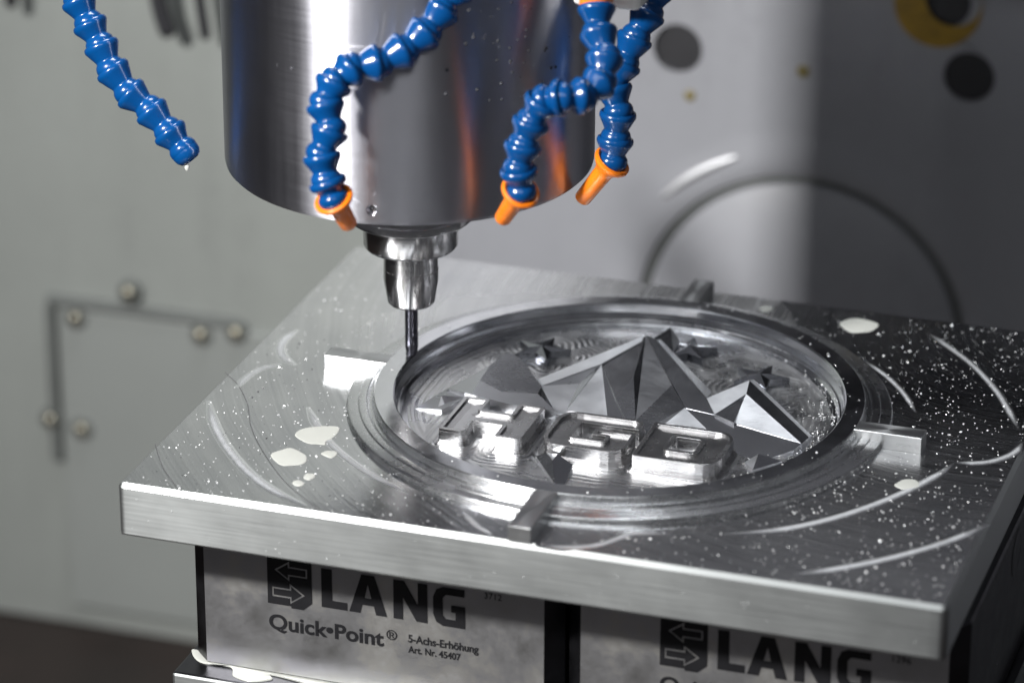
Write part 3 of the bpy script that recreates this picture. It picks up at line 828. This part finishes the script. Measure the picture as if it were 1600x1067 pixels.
# ================================================================== SPINDLE AND TOOL
AX, AY = 54.6, 106.3
sp = thing('spindle', 'large brushed steel spindle nose hanging over the plate', 'spindle', (AX, AY, 73))
zs = 70.6
prof = [(50, zs+1.2), (55.5, zs+.2), (56.4, zs+1.1), (56.8, zs+2.5), (57.2, zs+14), (57.4, zs+190)]
V, F = lathe([(20, zs+1.6), (49.5, zs+1.6), (50.0, zs+.4), (55.2, zs), (56.6, zs+1.4), (57.0, zs+3), (57.1, 190)], (AX, AY, 0), n=192)
mesh('housing', V, F, M['spindle'], sp, True, sharp=30)
# small threaded bore near the rim
d = ray(581, 329); A = np.array([AX, AY]); o2 = CAM[:2]-A; d2 = d[:2]
aa, bb, cc = d2@d2, 2*o2@d2, o2@o2-57.05**2; t_ = (-bb-math.sqrt(bb*bb-4*aa*cc))/(2*aa); hp = CAM+d*t_
nr = np.array([hp[0]-AX, hp[1]-AY, 0]); nr /= np.linalg.norm(nr)
V, F = lathe([(1.5, -4), (1.5, -.35), (1.95, .1), (1.95, 1.5)], hp, nr, 32)
ctr = mesh('cutter', V, F, M['black_hole'], sp)
hs = [c for c in sp.children if c.name == 'housing'][0]
bl = hs.modifiers.new('bore', 'BOOLEAN'); bl.operation = 'DIFFERENCE'; bl.object = ctr; bl.solver = 'EXACT'
bpy.context.view_layer.update()
dg = bpy.context.evaluated_depsgraph_get(); nm = bpy.data.meshes.new_from_object(hs.evaluated_get(dg))
hs.modifiers.clear(); hs.data = nm; nm.name = 'housing'
bpy.data.objects.remove(ctr)
V, F = lathe([(1.42, -2.2), (1.1, -2.0), (.5, -2.1), (.01, -2.6)], hp, nr, 24); mesh('set_screw', V, F, M['holder'], sp, True)
th = thing('tool_holder', 'stepped polished steel tool holder below the spindle', 'tool holder', (AX, AY, 5.4))
V, F = lathe([(14.9, 68.6), (14.7, 62.5), (14.3, 61.4), (13.6, 61.0), (8.6, 60.9)], (AX, AY, 0), n=128)
z1 = 73
o = None
def zf(v, r):          # height whose front rim of radius r shows at image row v
    lo, hi = -20., 160.
    for _ in range(40):
        m_ = (lo+hi)/2; P_ = np.array([AX, AY, m_]); dirc = np.array([CAM[0]-AX, CAM[1]-AY, 0]); dirc /= np.linalg.norm(dirc)
        q = P_+dirc*r-CAM; vv = 533.5-FPX*(q@UP)/(q@FWD)
        if vv > v: lo = m_
        else: hi = m_
    return lo
f0 = zf(374, 19.3); f1 = zf(361, 19.3)
V, F = lathe([(17.5, f1+6), (18.2, f1+.1), (19.2, f1), (19.4, f1-.4), (19.4, f0+.4), (19.0, f0), (14.0, f0)], (AX, AY, 0), n=128); mesh('flange', V, F, M['holder'], th, True)
za = zf(374, 14.8); zb = zf(411, 14.6); zc = zf(433, 8.5); ze = zf(486, 7.3)
V, F = lathe([(14.9, f0+.3), (14.9, za), (14.8, zb+1.2), (14.3, zb+.3), (13.7, zb), (8.6, zb)], (AX, AY, 0), n=128); mesh('collar', V, F, M['holder'], th, True)
V, F = lathe([(8.5, zb+1), (8.55, zc+.3), (8.3, zc+.15), (8.3, zc-.15), (8.6, zc-.3), (8.6, ze+8.2), (7.45, ze+.7), (6.9, ze), (2.5, ze+.2)], (AX, AY, 0), n=128)
mesh('clamping_nut', V, F, M['holder'], th, True, sharp=25)
# end mill with two flutes
V = []; F = []; nseg = 48; m_ = 20; ztip = 5.5
for i in range(nseg+1):
    z = ztip+(ze+1-ztip)*i/nseg; fl = max(0, 1-(z-ztip)/7.0)
    for q in range(m_):
        a = 2*math.pi*q/m_; tw_ = (z-ztip)*.42
        r = 2.05-(0.28*fl**.3*max(0, math.cos(2*(a-tw_)))**2 if fl > 0 else 0)
        V.append((AX+r*math.cos(a), AY+r*math.sin(a), z))
for i in range(nseg):
    for q in range(m_): F.append((i*m_+q, i*m_+(q+1) % m_, (i+1)*m_+(q+1) % m_, (i+1)*m_+q))
F.append(tuple(range(m_-1, -1, -1)))
mesh('end_mill', V, F, M['carbide'], th, True)
# water beads on the spindle
V = []; F = []
def on_spindle(u, v, R=57.12):
    d = ray(u, v); d2 = d[:2]; o2 = CAM[:2]-A
    aa, bb, cc = d2@d2, 2*o2@d2, o2@o2-R**2; ds = bb*bb-4*aa*cc
    if ds < 0: return None
    t_ = (-bb-math.sqrt(ds))/(2*aa); p = CAM+d*t_; nn = np.array([p[0]-AX, p[1]-AY, 0]); return p, nn/np.linalg.norm(nn)
for k in range(44):
    u = random.gauss(800, 40) if k < 36 else random.uniform(380, 900); v = random.uniform(2, 175)
    q = on_spindle(u, v)
    if q is None or q[0][2] < 76: continue
    r = random.uniform(.22, .6)
    v_, f_ = lathe([(r, 0), (r*.9, r*.25), (r*.55, r*.45), (.01, r*.5)], q[0], q[1], 10); b = len(V); V += [tuple(x) for x in v_]; F += [tuple(i+b for i in g) for g in f_]
tag(mesh('water_droplets', V, F, M['water'], None, True), 'small water beads on the spindle surface', 'droplets', None, 'stuff')

# ================================================================== COOLANT HOSES
def align(V, p, d):
    """V: lathe about +Z at origin -> placed at p with axis d"""
    q = Vector((0, 0, 1)).rotation_difference(Vector(d)); Rm = np.array(q.to_matrix())
    return (np.asarray(V)@Rm.T)+np.array(p)
SEG = {}
def hose_segment(parent, p0, p1, sc=1.0):
    L_ = np.linalg.norm(p1-p0); d = (p1-p0)/L_
    prof = [(4.1, 1.2), (4.5, .25), (5.0, .05), (5.4, .35), (5.6, 1.0), (5.55, 1.7), (5.2, 2.4), (4.55, L_*.46), (3.75, L_*.66), (3.65, L_*.72),
            (3.9, L_*.77), (4.3, L_*.84), (4.55, L_*.94), (4.6, L_+.3), (4.4, L_+1.3), (3.6, L_+2.4)]
    prof = [(a*sc, b) for a, b in prof]
    V, F = lathe(prof, (0, 0, 0), n=28, caps=False)
    return mesh('hose_segment', align(V, p0, d), F, M['blue'], parent, True, sharp=50)
def nozzle(parent, p0, p1):
    L_ = np.linalg.norm(p1-p0); d = (p1-p0)/L_
    prof = [(4.3, .9), (4.6, -.3), (5.3, -.55), (5.85, -.1), (5.9, .6), (5.3, 1.6), (4.0, 3.0), (3.2, 4.2), (2.95, 5.5), (2.55, L_-.5), (2.3, L_), (1.5, L_+.02), (1.4, L_-3)]
    V, F = lathe(prof, (0, 0, 0), n=32, caps=False)
    return mesh('nozzle', align(V, p0, d), F, M['orange'], parent, True, sharp=45)
DEPTH0 = float((np.array([AX, AY, 90])-CAM)@FWD)
def hose(label, joints, noz=None, end_ball=False, sc=1.0):
    """joints: (u, v, depth offset from the spindle axis in mm), upstream first"""
    P = [atd(u, v, DEPTH0+dz) for u, v, dz in joints]
    t = thing('coolant_hose', label, 'hose', P[0], 'jointed blue coolant hoses')
    for a, b in zip(P[:-1], P[1:]): hose_segment(t, a, b, sc)
    if noz: nozzle(t, P[-1], atd(noz[0], noz[1], DEPTH0+noz[2]))
    if end_ball:
        d = P[-1]-P[-2]; d /= np.linalg.norm(d)
        V, F = lathe([(2.4, -1.0), (3.3, -.3), (4.2, 1.0), (4.55, 2.6), (4.3, 4.2), (3.5, 5.4), (2.6, 5.8), (2.2, 5.0)], (0, 0, 0), n=28, caps=True)
        mesh('end_ball', align(V, P[-1]-d*1.5, d), F, M['blue'], t, True)
        tip = P[-1]+d*4.6+np.array([-1.2, -1.5, -1.6])
        V, F = lathe([(.01, -1.3), (.5, -1.1), (.8, -.4), (.7, .4), (.2, 1.0)], tip, n=14); mesh('hanging_drop', V, F, M['milk'], t, True)
    return t
hose('blue jointed coolant hose without nozzle hanging at far left', [(112, -30, 0), (121, -2, 0), (138, 34, 0), (156, 68, 0), (173, 106, 0), (200, 143, 0), (233, 170, 0), (262, 203, 0), (286, 233, 0)], None, True)
hose('blue coolant hose with orange nozzle in front of spindle left', [(742, -48, -66), (718, -20, -67), (693, 12, -68), (668, 48, -69), (634, 77, -70), (594, 98, -71), (552, 106, -72), (524, 126, -73), (507, 160, -73), (517, 200, -73), (502, 240, -72), (510, 280, -71), (521, 310, -70)], (546, 352, -62))
hose('blue coolant hose bending left to orange nozzle at spindle right', [(930, -28, -64), (932, 8, -64), (934, 48, -65), (945, 88, -68), (940, 126, -71), (912, 150, -74), (880, 152, -76), (850, 156, -74), (831, 188, -71), (818, 224, -69), (810, 262, -67), (814, 298, -64)], (785, 342, -52))
hose('blue coolant hose with orange nozzle at the right behind another', [(1040, -50, -34), (1026, -18, -34), (1014, 18, -34), (994, 56, -34), (976, 96, -33), (958, 134, -32), (966, 174, -31), (962, 214, -28), (957, 252, -26)], (909, 312, -16))
# orange valve ring and white manifold at the top edge
p = atd(932, -6, DEPTH0-64)
V, F = lathe([(4.2, -3.4), (5.0, -2.6), (5.0, 2.6), (4.2, 3.4)], p, n=32); tag(mesh('valve_ring', V, F, M['orange'], None, True, org=p), 'orange ring around blue hose at top edge', 'ring')
p = atd(958, -22, DEPTH0-48)
V, F = box(p[0]-11, p[0]+10, p[1]-6, p[1]+6, p[2]-5.5, p[2]+8); bevel(tag(mesh('hose_bracket', V, F, M['white_plastic'], org=p), 'white plastic bracket between two blue hoses at top edge', 'bracket'), 2, 3)
